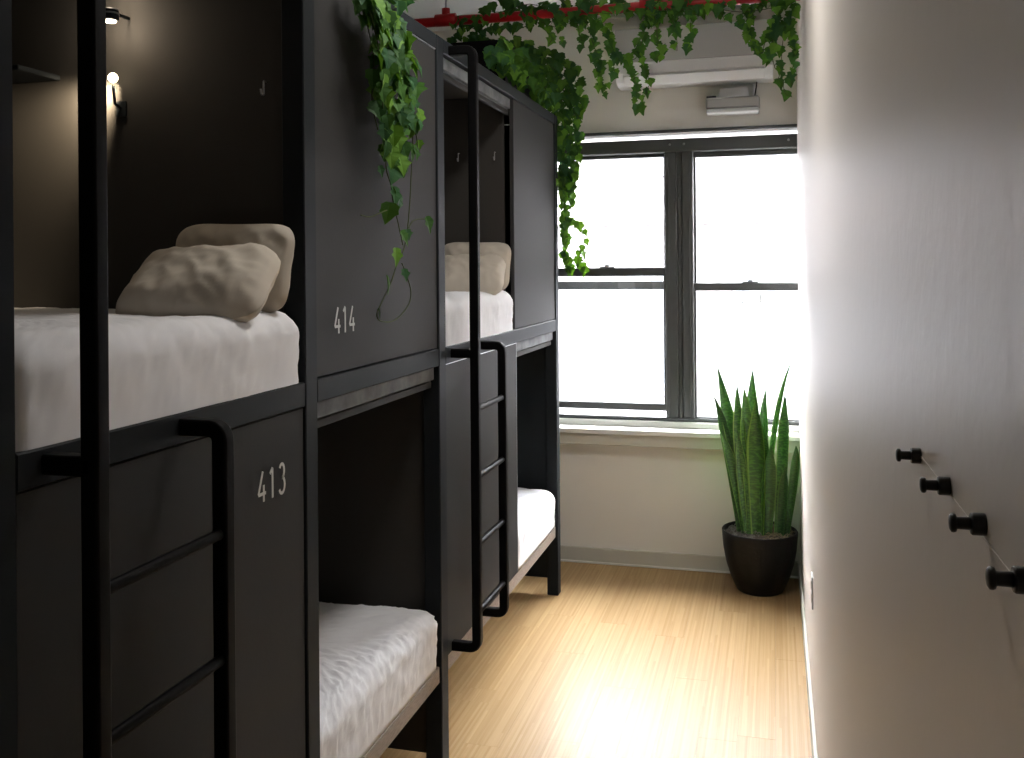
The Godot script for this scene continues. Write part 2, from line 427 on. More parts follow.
func pillow_mesh(size: Vector3, sd: int) -> ArrayMesh:
	# x length, y height, z thickness, centred
	creases.seed = sd
	var n := 46
	var m := 34
	var v := PackedVector3Array()
	var idx := PackedInt32Array()
	for side in 2:
		var sg := 1.0 if side == 0 else -1.0
		for i in n + 1:
			for j in m + 1:
				var a := i / float(n) * 2 - 1
				var b := j / float(m) * 2 - 1
				var th := pow(maxf(0.0, 1 - pow(absf(a), 3.2)), 0.55) * pow(maxf(0.0, 1 - pow(absf(b), 2.8)), 0.6)
				var px := a * size.x / 2 * (1.0 - 0.05 * (1 - b * b)) * (1.0 - 0.16 * pow(absf(b), 5.0))
				var py := b * size.y / 2 * (1.0 - 0.06 * (1 - a * a)) * (1.0 - 0.14 * pow(absf(a), 5.0))
				var fold := (1.0 - absf(creases.get_noise_3d(px * 9 + py * 5, py * 6 - px * 3, sg * 3)) * 2.2) * 0.006 + noise.get_noise_3d(px * 6, py * 6, sg * 7 + sd) * 0.016
				var edge := clampf(th * 1.8, 0.0, 1.0)
				v.append(Vector3(px, py, sg * (th * size.z / 2 + fold * edge)))
	var per := (n + 1) * (m + 1)
	for side in 2:
		for i in n:
			for j in m:
				var p := side * per + i * (m + 1) + j
				var q := p + m + 1
				if side == 0:
					idx.append_array([p, q, q + 1, p, q + 1, p + 1])
				else:
					idx.append_array([p, q + 1, q, p, p + 1, q + 1])
	return arr_mesh(v, idx)

# ------------------------------------------------------------------ ivy
var leaf_meshes := []
func ivy_leaf(kind: int) -> ArrayMesh:
	# five-lobed leaf, length 1, base at the origin, tip along -y, folded along the midrib
	var half := [Vector2(0.0, 0.06), Vector2(0.20, 0.16), Vector2(0.42, 0.06), Vector2(0.36, -0.12), Vector2(0.60, -0.30), Vector2(0.36, -0.44), Vector2(0.22, -0.60), Vector2(0.10, -0.86), Vector2(0.0, -1.0)]
	if kind == 1:
		half = [Vector2(0.0, 0.02), Vector2(0.24, 0.12), Vector2(0.48, -0.02), Vector2(0.46, -0.24), Vector2(0.52, -0.38), Vector2(0.34, -0.50), Vector2(0.22, -0.70), Vector2(0.0, -1.0)]
	elif kind == 2:
		half = [Vector2(0.0, 0.0), Vector2(0.20, -0.06), Vector2(0.36, -0.24), Vector2(0.40, -0.46), Vector2(0.30, -0.70), Vector2(0.14, -0.90), Vector2(0.0, -1.05)]
	var fold := 0.32
	var v := PackedVector3Array()
	var idx := PackedInt32Array()
	var rib := PackedInt32Array()
	for i in half.size():
		var y: float = half[i].y
		rib.append(v.size())
		v.append(Vector3(0, y, -0.16 * y * y))
	var rr := PackedInt32Array()
	var ll := PackedInt32Array()
	for i in half.size():
		var p: Vector2 = half[i]
		rr.append(v.size())
		v.append(Vector3(p.x, p.y, -0.16 * p.y * p.y + fold * p.x - 0.25 * p.x * p.x))
		ll.append(v.size())
		v.append(Vector3(-p.x, p.y, -0.16 * p.y * p.y + fold * p.x - 0.25 * p.x * p.x))
	for i in half.size() - 1:
		idx.append_array([rib[i], rr[i], rr[i + 1], rib[i], rr[i + 1], rib[i + 1]])
		idx.append_array([rib[i], ll[i + 1], ll[i], rib[i], rib[i + 1], ll[i + 1]])
	return arr_mesh(v, idx, false, PackedVector2Array(), false)

func add_leaf(parent: Node3D, at: Vector3, size: float, m: Material, facing: Vector3, kind := -1) -> void:
	var o := MeshInstance3D.new()
	o.name = "leaf"
	if kind < 0:
		kind = 0 if rng.randf() < 0.6 else 1
	o.mesh = leaf_meshes[kind]
	o.material_override = m
	parent.add_child(o, true)
	var nrm := (facing + Vector3(rng.randf_range(-0.7, 0.7), rng.randf_range(-0.2, 0.6), rng.randf_range(-0.7, 0.7))).normalized()
	var down := Vector3(rng.randf_range(-0.45, 0.45), -1, rng.randf_range(-0.45, 0.45)).normalized()
	var up := -(down - nrm * down.dot(nrm)).normalized()
	var side := up.cross(nrm).normalized()
	o.transform = Transform3D(Basis(side * size, up * size, nrm * size), at)

func ivy(called: String, key: String, label: String, facing: Vector3, mats: Array, stem: Material) -> Node3D:
	var strands: Array = IVY[key]
	var first: Vector3 = strands[0][0][0]
	var o := thing(called, label, "ivy plant", first, "trailing ivy plants")
	for s in strands:
		var pts := []
		for p in s[0]:
			pts.append(p - first)
		var path := smooth_path(pts, 5)
		part("stem", sweep(path, circle(0.0016, 5)), stem, o)
		var run := 0.0
		var next: float = s[1] * 0.5
		for i in path.size() - 1:
			var seg := path[i].distance_to(path[i + 1])
			while run + seg > next:
				var at := path[i].lerp(path[i + 1], (next - run) / seg)
				var off: Vector3 = Vector3(rng.randf_range(-1, 1), rng.randf_range(-0.6, 0.6), rng.randf_range(-1, 1)) * s[3] * 0.75
				if facing.x > 0.9:
					off.x = absf(off.x) * 0.6
				var size: float = s[2] * rng.randf_range(0.7, 1.2)
				var top: Vector3 = at + off + Vector3.UP * size * 0.35
				if rng.randf() < 0.35:
					var bow: Vector3 = (at + top) / 2 + Vector3(0, 0.006, 0)
					part("leaf_stalk", sweep(PackedVector3Array([at, bow, top]), circle(0.0009, 3)), stem, o)
				add_leaf(o, top, size, mats[rng.randi() % mats.size()], facing)
				next += s[1] * rng.randf_range(0.75, 1.25)
			run += seg
	return o

# ------------------------------------------------------------------ lettering
func stroke(points: Array, width: float, depth: float, sx: float, sy: float) -> ArrayMesh:
	# flat ribbon through points given in the plane of the panel: first coordinate along -z, second up; proud by depth along +x
	var v := PackedVector3Array()
	var idx := PackedInt32Array()
	var n := points.size()
	for i in n:
		var a: Vector2 = points[maxi(i - 1, 0)] * Vector2(sx, sy)
		var b: Vector2 = points[mini(i + 1, n - 1)] * Vector2(sx, sy)
		var t := (b - a).normalized()
		var nn := Vector2(-t.y, t.x) * width / 2
		var p: Vector2 = points[i] * Vector2(sx, sy)
		for q in [p + nn, p - nn]:
			v.append(Vector3(depth, q.y, -q.x))
			v.append(Vector3(0, q.y, -q.x))
	for i in n - 1:
		var k := i * 4
		for f in [[0, 2, 6, 4], [0, 4, 5, 1], [2, 3, 7, 6]]:
			idx.append_array([k + f[0], k + f[1], k + f[2], k + f[0], k + f[2], k + f[3]])
	return arr_mesh(v, idx, false, PackedVector2Array(), false)

func digits(number: String, parent: Node3D, at: Vector3, height: float) -> void:
	var sx := height * 0.56
	var x := 0.0
	for ch in number:
		var lines := []
		var adv := 0.90
		if ch == "4":
			lines = [[Vector2(0.52, 1.0), Vector2(0.02, 0.30), Vector2(0.03, 0.27), Vector2(0.86, 0.27)], [Vector2(0.62, 0.55), Vector2(0.62, 0.0)]]
		elif ch == "1":
			lines = [[Vector2(0.16, 0.82), Vector2(0.44, 1.0), Vector2(0.46, 0.98), Vector2(0.46, 0.0)]]
		elif ch == "6":
			var g := [Vector2(0.72, 0.95), Vector2(0.42, 0.85), Vector2(0.14, 0.5)]
			for k in 17:
				var a := PI * 0.95 + TAU * k / 16.0
				g.append(Vector2(0.42 + 0.34 * cos(a), 0.30 + 0.30 * sin(a)))
			lines = [g]
		elif ch == "3":
			var g := []
			for k in 12:
				var a := deg_to_rad(150 - 235 * k / 11.0)
				g.append(Vector2(0.40 + 0.30 * cos(a), 0.76 + 0.24 * sin(a)))
			for k in 12:
				var a := deg_to_rad(85 - 240 * k / 11.0)
				g.append(Vector2(0.40 + 0.35 * cos(a), 0.28 + 0.27 * sin(a)))
			lines = [g]
		var holder := MeshInstance3D.new()
		holder.name = "digit"
		var st := SurfaceTool.new()
		for l in lines:
			st.append_from(stroke(l, height * 0.105, 0.0006, sx, height), 0, Transform3D.IDENTITY)
		holder.mesh = st.commit()
		holder.material_override = M.print
		parent.add_child(holder, true)
		holder.position = at + Vector3(0, 0, -x)
		x += sx * adv + height * 0.16

# ------------------------------------------------------------------ materials
func make_materials() -> void:
	M.wall = mat(Color(0.90, 0.875, 0.845), 0.45, 0.52)
	M.wall.normal_enabled = true
	M.wall.normal_texture = noise_tex(0.02, 4, 512, true, 3.0)
	M.wall.normal_scale = 0.14
	M.wall.uv1_triplanar = true
	M.wall.uv1_world_triplanar = true
	M.wall.uv1_scale = Vector3.ONE * 1.3
	M.end_wall = mat(Color(0.94, 0.935, 0.91), 0.6, 0.3)
	M.ceiling = mat(Color(0.87, 0.87, 0.86), 0.85, 0.3)
	M.trim = mat(Color(0.77, 0.765, 0.72), 0.5)
	M.white_paint = mat(Color(0.90, 0.90, 0.88), 0.4)
	# satin black steel and laminate
	M.steel = mat(Color(0.14, 0.153, 0.163), 0.48, 0.15)
	M.panel = mat(Color(0.21, 0.21, 0.21), 0.5, 0.13)
	M.panel.normal_enabled = true
	M.panel.normal_texture = noise_tex(0.06, 3, 512, true, 2.0, Color.BLACK, Color.WHITE, 5)
	M.panel.normal_scale = 0.05
	M.panel.uv1_triplanar = true
	M.panel.uv1_world_triplanar = true
	M.panel.uv1_scale = Vector3.ONE * 2.0
	M.liner = mat(Color(0.25, 0.243, 0.232), 0.6, 0.15)
	M.ladder = mat(Color(0.06, 0.06, 0.062), 0.45, 0.14)
	M.ply_edge = mat(Color(0.56, 0.52, 0.49), 0.6)
	M.ply_edge.albedo_texture = noise_tex(0.03, 3, 256, false, 1.0, Color(0.75, 0.72, 0.70), Color(1, 1, 1), 9)
	M.ply_edge.uv1_triplanar = true
	M.ply_edge.uv1_scale = Vector3(3, 30, 3)
	M.metal_edge = mat(Color(0.62, 0.63, 0.64), 0.3, 0.5, 0.8)
	M.print = mat(Color(0.72, 0.72, 0.71), 0.6)
	M.shade = mat(Color(0.45, 0.46, 0.465), 0.6, 0.2)
	M.shade.albedo_texture = noise_tex(0.012, 4, 256, false, 1.0, Color(0.72, 0.73, 0.74), Color(1, 1, 1), 14)
	M.shade.uv1_triplanar = true
	M.shade.uv1_scale = Vector3(3, 3, 3)
	M.shade_bar = mat(Color(0.20, 0.20, 0.195), 0.55, 0.15)
	M.sheet = mat(Color(0.885, 0.89, 0.905), 0.85, 0.3)
	M.sheet.normal_enabled = true
	M.sheet.normal_texture = noise_tex(0.25, 2, 256, true, 3.0, Color.BLACK, Color.WHITE, 3)
	M.sheet.normal_scale = 0.15
	M.sheet.uv1_triplanar = true
	M.sheet.uv1_scale = Vector3.ONE * 9.0
	M.pillow = mat(Color(0.74, 0.71, 0.66), 0.85, 0.3)
	M.frame = mat(Color(0.26, 0.272, 0.272), 0.45)
	M.glass = mat(Color(1, 1, 1, 0.012), 0.02)
	M.glass.transparency = BaseMaterial3D.TRANSPARENCY_ALPHA
	M.red = mat(Color(0.62, 0.05, 0.07), 0.4)
	M.plastic = mat(Color(0.86, 0.865, 0.87), 0.35)
	M.grey_plastic = mat(Color(0.66, 0.665, 0.66), 0.45)
	M.dark_plastic = mat(Color(0.06, 0.06, 0.06), 0.5)
	M.hook = mat(Color(0.035, 0.033, 0.034), 0.35)
	M.pot = mat(Color(0.07, 0.07, 0.072), 0.42, 0.3)
	M.pot.normal_enabled = true
	M.pot.normal_texture = noise_tex(0.05, 4, 256, true, 4.0, Color.BLACK, Color.WHITE, 21)
	M.pot.normal_scale = 0.25
	M.pot.uv1_triplanar = true
	M.pot.uv1_scale = Vector3.ONE * 3.0
	M.soil = mat(Color(0.34, 0.31, 0.28), 0.95)
	M.moss = mat(Color(0.55, 0.50, 0.40), 0.95)
	M.moss_grey = mat(Color(0.47, 0.46, 0.44), 0.95)
	M.stem = mat(Color(0.24, 0.28, 0.14), 0.7, 0.3)
	var leaf_cols := {"leaf_dark": Color(0.14, 0.27, 0.11), "leaf_mid": Color(0.20, 0.34, 0.13), "leaf_light": Color(0.32, 0.47, 0.16), "leaf_blue": Color(0.15, 0.29, 0.17)}
	for k in leaf_cols:
		M[k] = mat(leaf_cols[k], 0.6, 0.25)
		M[k].backlight_enabled = true
		M[k].backlight = Color(0.22, 0.34, 0.06)
		M[k].cull_mode = BaseMaterial3D.CULL_DISABLED
	M.lamp_glow = mat(Color(1, 0.95, 0.85), 0.4)
	M.lamp_glow.emission_enabled = true
	M.lamp_glow.emission = Color(1.0, 0.92, 0.78)
	M.lamp_glow.emission_energy_multiplier = 6.0
	M.diffuser = mat(Color(0.95, 0.93, 0.9), 0.5)
	M.diffuser.emission_enabled = true
	M.diffuser.emission = Color(1.0, 0.92, 0.83)
	M.diffuser.emission_energy_multiplier = 1.2
	# bamboo floor: grain runs along the corridor
	var im := Image.create(512, 512, false, Image.FORMAT_RGB8)
	var n1 := FastNoiseLite.new()
	n1.seed = 31
	n1.frequency = 0.05
	n1.fractal_octaves = 3
	for y in 512:
		for x in 512:
			var strip := floori(x / 8.0)
			var tone := absf(fposmod(sin(strip * 91.7 + floorf((y + strip * 137) / 256.0) * 13.3) * 4375.5, 1.0))
			var g := n1.get_noise_2d(x * 3.0, y * 0.12) * 0.5 + 0.5
			var f := n1.get_noise_2d(x * 11.0 + 700, y * 0.5) * 0.5 + 0.5
			var t := clampf(0.40 * tone + 0.38 * g + 0.22 * f, 0.0, 1.0)
			im.set_pixel(x, y, Color(0.58, 0.46, 0.30).lerp(Color(0.73, 0.63, 0.475), t))
	var tex := ImageTexture.create_from_image(im)
	M.floor = []
	for k in 4:
		var m := mat([Color(1, 1, 1), Color(0.99, 0.985, 0.98), Color(1, 0.995, 0.99), Color(0.98, 0.975, 0.97)][k], 0.40, 0.27)
		m.albedo_texture = tex
		m.uv1_triplanar = true
		m.uv1_world_triplanar = true
		m.uv1_scale = Vector3(1.6, 1.6, 0.35)
		m.uv1_offset = Vector3(0.13 * k, 0, 0.29 * k)
		M.floor.append(m)
	# sword leaves: dark cross bands on green with a paler margin
	var sw := Image.create(64, 256, false, Image.FORMAT_RGB8)
	for y in 256:
		for x in 64:
			var e := absf(x / 31.5 - 1.0)
			var band := n1.get_noise_2d(x * 0.6, y * 4.5) * 0.5 + 0.5
			var c := Color(0.15, 0.31, 0.13).lerp(Color(0.28, 0.46, 0.20), smoothstep(0.42, 0.62, band))
			if e > 0.86:
				c = c.lerp(Color(0.50, 0.63, 0.30), 0.7)
			sw.set_pixel(x, y, c)
	M.sword = []
	for k in 3:
		var m := mat([Color(1, 1, 1), Color(0.75, 0.82, 0.78), Color(1.0, 1.0, 0.8)][k], 0.4)
		m.albedo_texture = ImageTexture.create_from_image(sw)
		m.cull_mode = BaseMaterial3D.CULL_DISABLED
		m.backlight_enabled = true
		m.backlight = Color(0.10, 0.20, 0.05)
		M.sword.append(m)
	M.facade = mat(Color(0.42, 0.412, 0.418), 0.9, 0.2)
	M.facade_band = mat(Color(0.425, 0.405, 0.405), 0.9, 0.2)
	M.facade_frame = mat(Color(0.415, 0.42, 0.43), 0.8, 0.2)
	M.facade_pane = mat(Color(0.385, 0.40, 0.415), 0.6, 0.2)
	M.street = mat(Color(0.45, 0.45, 0.45), 0.9, 0.2)
	M.sticker = mat(Color(0.93, 0.93, 0.93), 0.6)

# ------------------------------------------------------------------ bunks
func ladder(parent: Node3D, z_tall: float, z_short: float) -> void:
	var l := Node3D.new()
	l.name = "ladder"
	parent.add_child(l, true)
	var sec := squircle(0.0165, 0.006)
	var x := 0.085
	part("rail", sweep(bent([Vector3(-0.01, TOP_LO + 0.02, z_tall), Vector3(x, TOP_LO + 0.02, z_tall), Vector3(x, 0.385, z_tall), Vector3(-0.012, 0.385, z_tall)], 0.028), sec, Vector3(0, 0, 1)), M.ladder, l)
	part("rail", sweep(bent([Vector3(-0.01, 1.425, z_short), Vector3(x, 1.425, z_short), Vector3(x, 0.385, z_short), Vector3(-0.012, 0.385, z_short)], 0.028), sec, Vector3(0, 0, 1)), M.ladder, l)
	part("bracket", sweep(PackedVector3Array([Vector3(-0.01, 1.425, z_tall), Vector3(0.04, 1.425, z_tall), Vector3(x, 1.425, z_tall)]), sec, Vector3(0, 0, 1)), M.ladder, l)
	for y in [1.225, 0.985, 0.745, 0.505]:
		part("rung", sweep(PackedVector3Array([Vector3(x, y, z_tall - 0.012), Vector3(x, y, (z_tall + z_short) / 2), Vector3(x, y, z_short + 0.012)]), circle(0.011, 10), Vector3(0, 1, 0)), M.ladder, l)

func roller_shade(parent: Node3D, y_top: float, z0: float, z1: float) -> void:
	var s := Node3D.new()
	s.name = "roller_shade"
	parent.add_child(s, true)
	# rolled fabric behind a fabric-covered head, hem bar below
	var path := PackedVector3Array([Vector3(-0.05, y_top - 0.03, z0 - 0.006), Vector3(-0.05, y_top - 0.03, (z0 + z1) / 2), Vector3(-0.05, y_top - 0.03, z1 + 0.006)])
	part("shade_roll", sweep(path, circle(0.026, 20), Vector3(0, 1, 0)), M.shade, s)
	span("head_strip", Vector3(-0.03, y_top - 0.046, z0 - 0.004), Vector3(-0.018, y_top - 0.001, z1 + 0.004), M.shade, s, 0.004)
	span("hem_bar", Vector3(-0.042, y_top - 0.074, z0 - 0.008), Vector3(-0.026, y_top - 0.05, z1 + 0.008), M.shade_bar, s, 0.004)
	span("end_cap", Vector3(-0.07, y_top - 0.07, z0 - 0.0035), Vector3(-0.012, y_top - 0.001, z0), M.ply_edge, s, 0.001)

func post(parent: Node3D, z0: float, z1: float) -> void:
	span("post", Vector3(-0.06, 0.0, z0), Vector3(0, TOP_HI, z1), M.steel, parent, 0.003)

func back_post(parent: Node3D, z0: float, z1: float) -> void:
	span("back_post", Vector3(POD_BACK, 0.0, z0), Vector3(POD_BACK + 0.05, TOP_HI, z1), M.steel, parent, 0.003)

func upper_open(u: Node3D, z0: float, z1: float) -> void:
	roller_shade(u, TOP_LO - 0.002, z0, z1)

func hook_small(u: Node3D, at: Vector3) -> void:
	part("coat_peg", sweep(bent([at + Vector3(0, 0.018, 0), at + Vector3(0, 0.018, 0.012), at + Vector3(0, -0.018, 0.012), at + Vector3(0, -0.018, 0.024), at + Vector3(0, -0.004, 0.026)], 0.005), circle(0.0025, 8)), M.metal_edge, u)

func build_bunks() -> void:
	var front := -0.006
	# first unit: from the post at the left edge of view to the double post
	var u := thing("bunk_unit", "black steel bunk unit nearest the camera, with panels numbered 413 and 414", "bunk bed", Vector3.ZERO, "black bunk units along the left side")
	var za := -1.155
	var zb := -1.220
	var zc := -2.157
	var zd := -2.221
	var ze := -3.136
	post(u, za, zb)
	post(u, zc, zd)
	back_post(u, za, zb)
	back_post(u, zc, zd)
	for r in [[zb, zc], [zd, ze]]:
		span("beam", Vector3(-0.05, BEAM_LO, r[0]), Vector3(-0.001, BEAM_HI, r[1]), M.steel, u, 0.003)
		span("top_rail", Vector3(-0.05, TOP_LO, r[0]), Vector3(-0.001, TOP_HI, r[1]), M.steel, u, 0.003)
		span("deck", Vector3(POD_BACK, 1.395, r[0]), Vector3(-0.051, 1.425, r[1]), M.liner, u)
		span("roof_board", Vector3(POD_BACK, 2.490, r[0]), Vector3(-0.051, 2.512, r[1]), M.liner, u)
		span("back_board", Vector3(POD_BACK - 0.02, 0.05, r[0]), Vector3(POD_BACK - 0.001, 2.512, r[1]), M.liner, u)
	for r in [[za - 0.02, za - 0.04], [zc - 0.02, zc - 0.04]]:
		span("divider", Vector3(POD_BACK + 0.051, 0.05, r[0]), Vector3(-0.061, 2.488, r[1]), M.liner, u)
	var p := span("front_panel", Vector3(front - 0.018, 0.368, zb - 0.003), Vector3(front, BEAM_LO - 0.003, zc + 0.003), M.panel, u, 0.0015)
	digits("413", p, Vector3(0.009, 1.212, -1.912) - p.position, 0.068)
	p = span("front_panel", Vector3(front - 0.018, BEAM_HI + 0.003, zd - 0.003), Vector3(front, TOP_LO - 0.004, ze + 0.003), M.panel, u, 0.0015)
	digits("414", p, Vector3(0.009, 1.560, -2.303) - p.position, 0.068)
	span("panel_cap", Vector3(front - 0.018, TOP_LO - 0.0035, zd - 0.003), Vector3(front + 0.003, TOP_LO - 0.0005, ze + 0.003), M.metal_edge, u, 0.0008)
	span("bed_base", Vector3(POD_BACK + 0.051, 0.307, zb), Vector3(-0.012, 0.363, zc), M.ply_edge, u)
	span("bed_base", Vector3(POD_BACK + 0.051, 0.307, zd), Vector3(-0.008, 0.363, ze), M.ply_edge, u)
	roller_shade(u, BEAM_LO, zd, ze)
	upper_open(u, zb, zc)
	ladder(u, -1.288, -1.650)
	hook_small(u, Vector3(-0.10, 2.175, zc + 0.002))

	# second unit, up to the window end
	u = thing("bunk_unit", "black steel bunk unit at the window end, with a ladder on its lower panel", "bunk bed", Vector3(0, 0, 0), "black bunk units along the left side")
	var pf := -3.206
	var mid := -4.160
	var pg := -4.975
	var ph := -5.040
	post(u, ze, pf)
	post(u, pg, ph)
	back_post(u, ze, pf)
	back_post(u, pg, ph)
	span("beam", Vector3(-0.05, BEAM_LO, pf), Vector3(-0.001, BEAM_HI, pg), M.steel, u, 0.003)
	span("top_rail", Vector3(-0.05, TOP_LO, pf), Vector3(-0.001, TOP_HI, pg), M.steel, u, 0.003)
	for r in [[pf, mid], [mid - 0.02, pg]]:
		span("deck", Vector3(POD_BACK, 1.395, r[0]), Vector3(-0.051, 1.425, r[1]), M.liner, u)
		span("roof_board", Vector3(POD_BACK, 2.490, r[0]), Vector3(-0.051, 2.512, r[1]), M.liner, u)
		span("back_board", Vector3(POD_BACK - 0.02, 0.05, r[0]), Vector3(POD_BACK - 0.001, 2.512, r[1]), M.liner, u)
	span("divider", Vector3(POD_BACK + 0.051, 0.05, ze - 0.02), Vector3(-0.061, 2.488, ze - 0.04), M.liner, u)
	span("divider", Vector3(POD_BACK + 0.051, 0.364, mid), Vector3(-0.052, 1.394, mid - 0.02), M.liner, u)
	span("divider", Vector3(POD_BACK + 0.051, 1.426, mid), Vector3(-0.052, 2.488, mid - 0.02), M.liner, u)
	span("end_panel", Vector3(POD_BACK + 0.051, 0.085, pg - 0.02), Vector3(-0.061, 2.488, pg - 0.045), M.steel, u)
	p = span("front_panel", Vector3(front - 0.018, 0.368, pf - 0.003), Vector3(front, BEAM_LO - 0.003, mid - 0.018), M.panel, u, 0.0015)
	span("edge_strip", Vector3(front - 0.018, 0.368, mid - 0.0185), Vector3(front + 0.001, BEAM_LO - 0.003, mid - 0.0215), M.metal_edge, u, 0.0008)
	span("panel_cap", Vector3(front - 0.018, BEAM_LO - 0.0026, pf - 0.003), Vector3(front + 0.004, BEAM_LO - 0.0004, mid - 0.018), M.metal_edge, u, 0.0008)
	p = span("front_panel", Vector3(front - 0.018, BEAM_HI + 0.003, mid), Vector3(front, TOP_LO - 0.003, pg + 0.003), M.panel, u, 0.0015)
	span("bed_base", Vector3(POD_BACK + 0.051, 0.307, pf), Vector3(-0.012, 0.363, pg), M.ply_edge, u)
	roller_shade(u, BEAM_LO, mid - 0.022, pg)
	upper_open(u, pf, mid)
	ladder(u, -3.276, -3.628)
	hook_small(u, Vector3(-0.09, 2.225, mid + 0.002))
	hook_small(u, Vector3(-0.26, 2.225, mid + 0.002))

	# bedding
	var grp := "mattresses in white fitted sheets"
	var mm := mattress_mesh(Vector3(1.90, 0.205, 0.934), 4, 0.35)
	single("mattress", mm, M.sheet, Vector3(-0.956, 1.4255, (zb + zc) / 2), "white sheeted mattress with two pillows in the open upper bunk nearest the camera", "mattress", grp)
	single("mattress", mm, M.sheet, Vector3(-0.956, 1.4255, (pf + mid) / 2), "white sheeted mattress of the upper bunk behind the tall ladder rail near the window", "mattress", grp)
	mm = mattress_mesh(Vector3(1.90, 0.205, 0.910), 11, 1.0)
	single("mattress", mm, M.sheet, Vector3(-0.960, 0.3635, (zd + ze) / 2), "creased white mattress in the open lower bunk under panel 414", "mattress", grp)
	mm = mattress_mesh(Vector3(1.90, 0.205, 0.785), 17, 0.7)
	single("mattress", mm, M.sheet, Vector3(-0.960, 0.3635, (mid - 0.022 + pg) / 2), "white mattress in the lower bunk closest to the window", "mattress", grp)
	var pm := [pillow_mesh(Vector3(0.355, 0.275, 0.13), 2), pillow_mesh(Vector3(0.34, 0.235, 0.10), 8)]
	var words := ["in the upper bunk nearest the camera", "in the upper bunk behind the ladder near the window"]
	for k in 2:
		var dz := 0.0 if k == 0 else mid - zc + 0.020
		var a := single("pillow", pm[0], M.pillow, Vector3(-0.168, 1.692, -1.968 + dz), "rumpled beige front pillow leaning back " + words[k], "pillow", "beige pillows")
		a.rotation = Vector3(deg_to_rad(-56), deg_to_rad(8), deg_to_rad(2))
		a = single("pillow", pm[1], M.pillow, Vector3(-0.165, 1.733, -2.095 + dz), "upright beige rear pillow behind another " + words[k], "pillow", "beige pillows")
		a.rotation = Vector3(deg_to_rad(-14), 0, deg_to_rad(-1))

	# small fittings inside the near upper pod
	var wz := zc - 0.019
	var sh := thing("wall_shelf", "small black shelf on the pod wall left of the glowing reading lamp", "shelf", Vector3(-0.92, 2.235, wz))
	span("board", Vector3(-0.2, 0, 0.0), Vector3(0.2, 0.014, 0.15), M.steel, sh)
	span("bracket", Vector3(0.10, -0.03, 0.10), Vector3(0.104, -0.0005, 0.106), M.steel, sh, 0.001)
	var lp := thing("reading_lamp", "small glowing reading lamp on a short stalk in the near upper pod", "lamp", Vector3(-0.53, 2.150, wz))
	part("stalk", sweep(PackedVector3Array([Vector3(0, 0, 0.002), Vector3(0, 0.01, 0.03), Vector3(0, 0.055, 0.035)]), circle(0.004, 8)), M.steel, lp)
	part("wall_plate", block(Vector3(0.03, 0.04, 0.006), 0.002), M.steel, lp, Vector3(0, 0, 0.0035))
	var bulb := SphereMesh.new()
	bulb.radius = 0.013
	bulb.height = 0.026
	bulb.radial_segments = 20
	bulb.rings = 10
	part("bulb", bulb, M.lamp_glow, lp, Vector3(0, 0.075, 0.036))
	var sl := SpotLight3D.new()
	sl.name = "reading_lamp_light"
	lp.add_child(sl)
	sl.position = Vector3(0, 0.075, 0.036)
	sl.look_at_from_position(lp.position + sl.position, lp.position + sl.position + Vector3(-1, -0.75, -0.20))
	sl.light_color = Color(1.0, 0.90, 0.76)
	sl.light_energy = 1.0
	sl.spot_range = 12.0
	sl.spot_angle = 44.0
	sl.light_size = 0.02
	sl.shadow_enabled = true
	for k in 2:
		var y: float = [2.362, 2.448][k]
		var d := thing("pod_downlight", ["lower of two small round downlights above the reading lamp", "upper of two small round downlights above the reading lamp"][k], "lamp", Vector3(-0.508, y, wz + 0.075), "pod downlights")
		part("housing", lathe([Vector2(0.0, 0.028), Vector2(0.020, 0.028), Vector2(0.022, 0.024), Vector2(0.022, 0.002), Vector2(0.020, 0.0), Vector2(0.0, 0.0)], 24), M.steel, d)
		part("ring", lathe([Vector2(0.0, 0.018), Vector2(0.0235, 0.018), Vector2(0.0235, 0.014), Vector2(0.0, 0.014)], 24), M.metal_edge, d)
		part("lens", lathe([Vector2(0.0, 0.0), Vector2(0.017, -0.0005), Vector2(0.015, -0.005), Vector2(0.0, -0.006)], 24), M.lamp_glow, d)
		part("arm", block(Vector3(0.008, 0.008, 0.072), 0.001), M.steel, d, Vector3(0, 0.022, -0.0385))
		var dl := OmniLight3D.new()
		dl.name = "downlight_light"
		d.add_child(dl, true)
		dl.position = Vector3(0, -0.014, 0)
		dl.light_color = Color(1.0, 0.92, 0.82)
		dl.light_energy = 0.022
		dl.omni_range = 12.0
		dl.light_size = 0.012
		dl.shadow_enabled = true

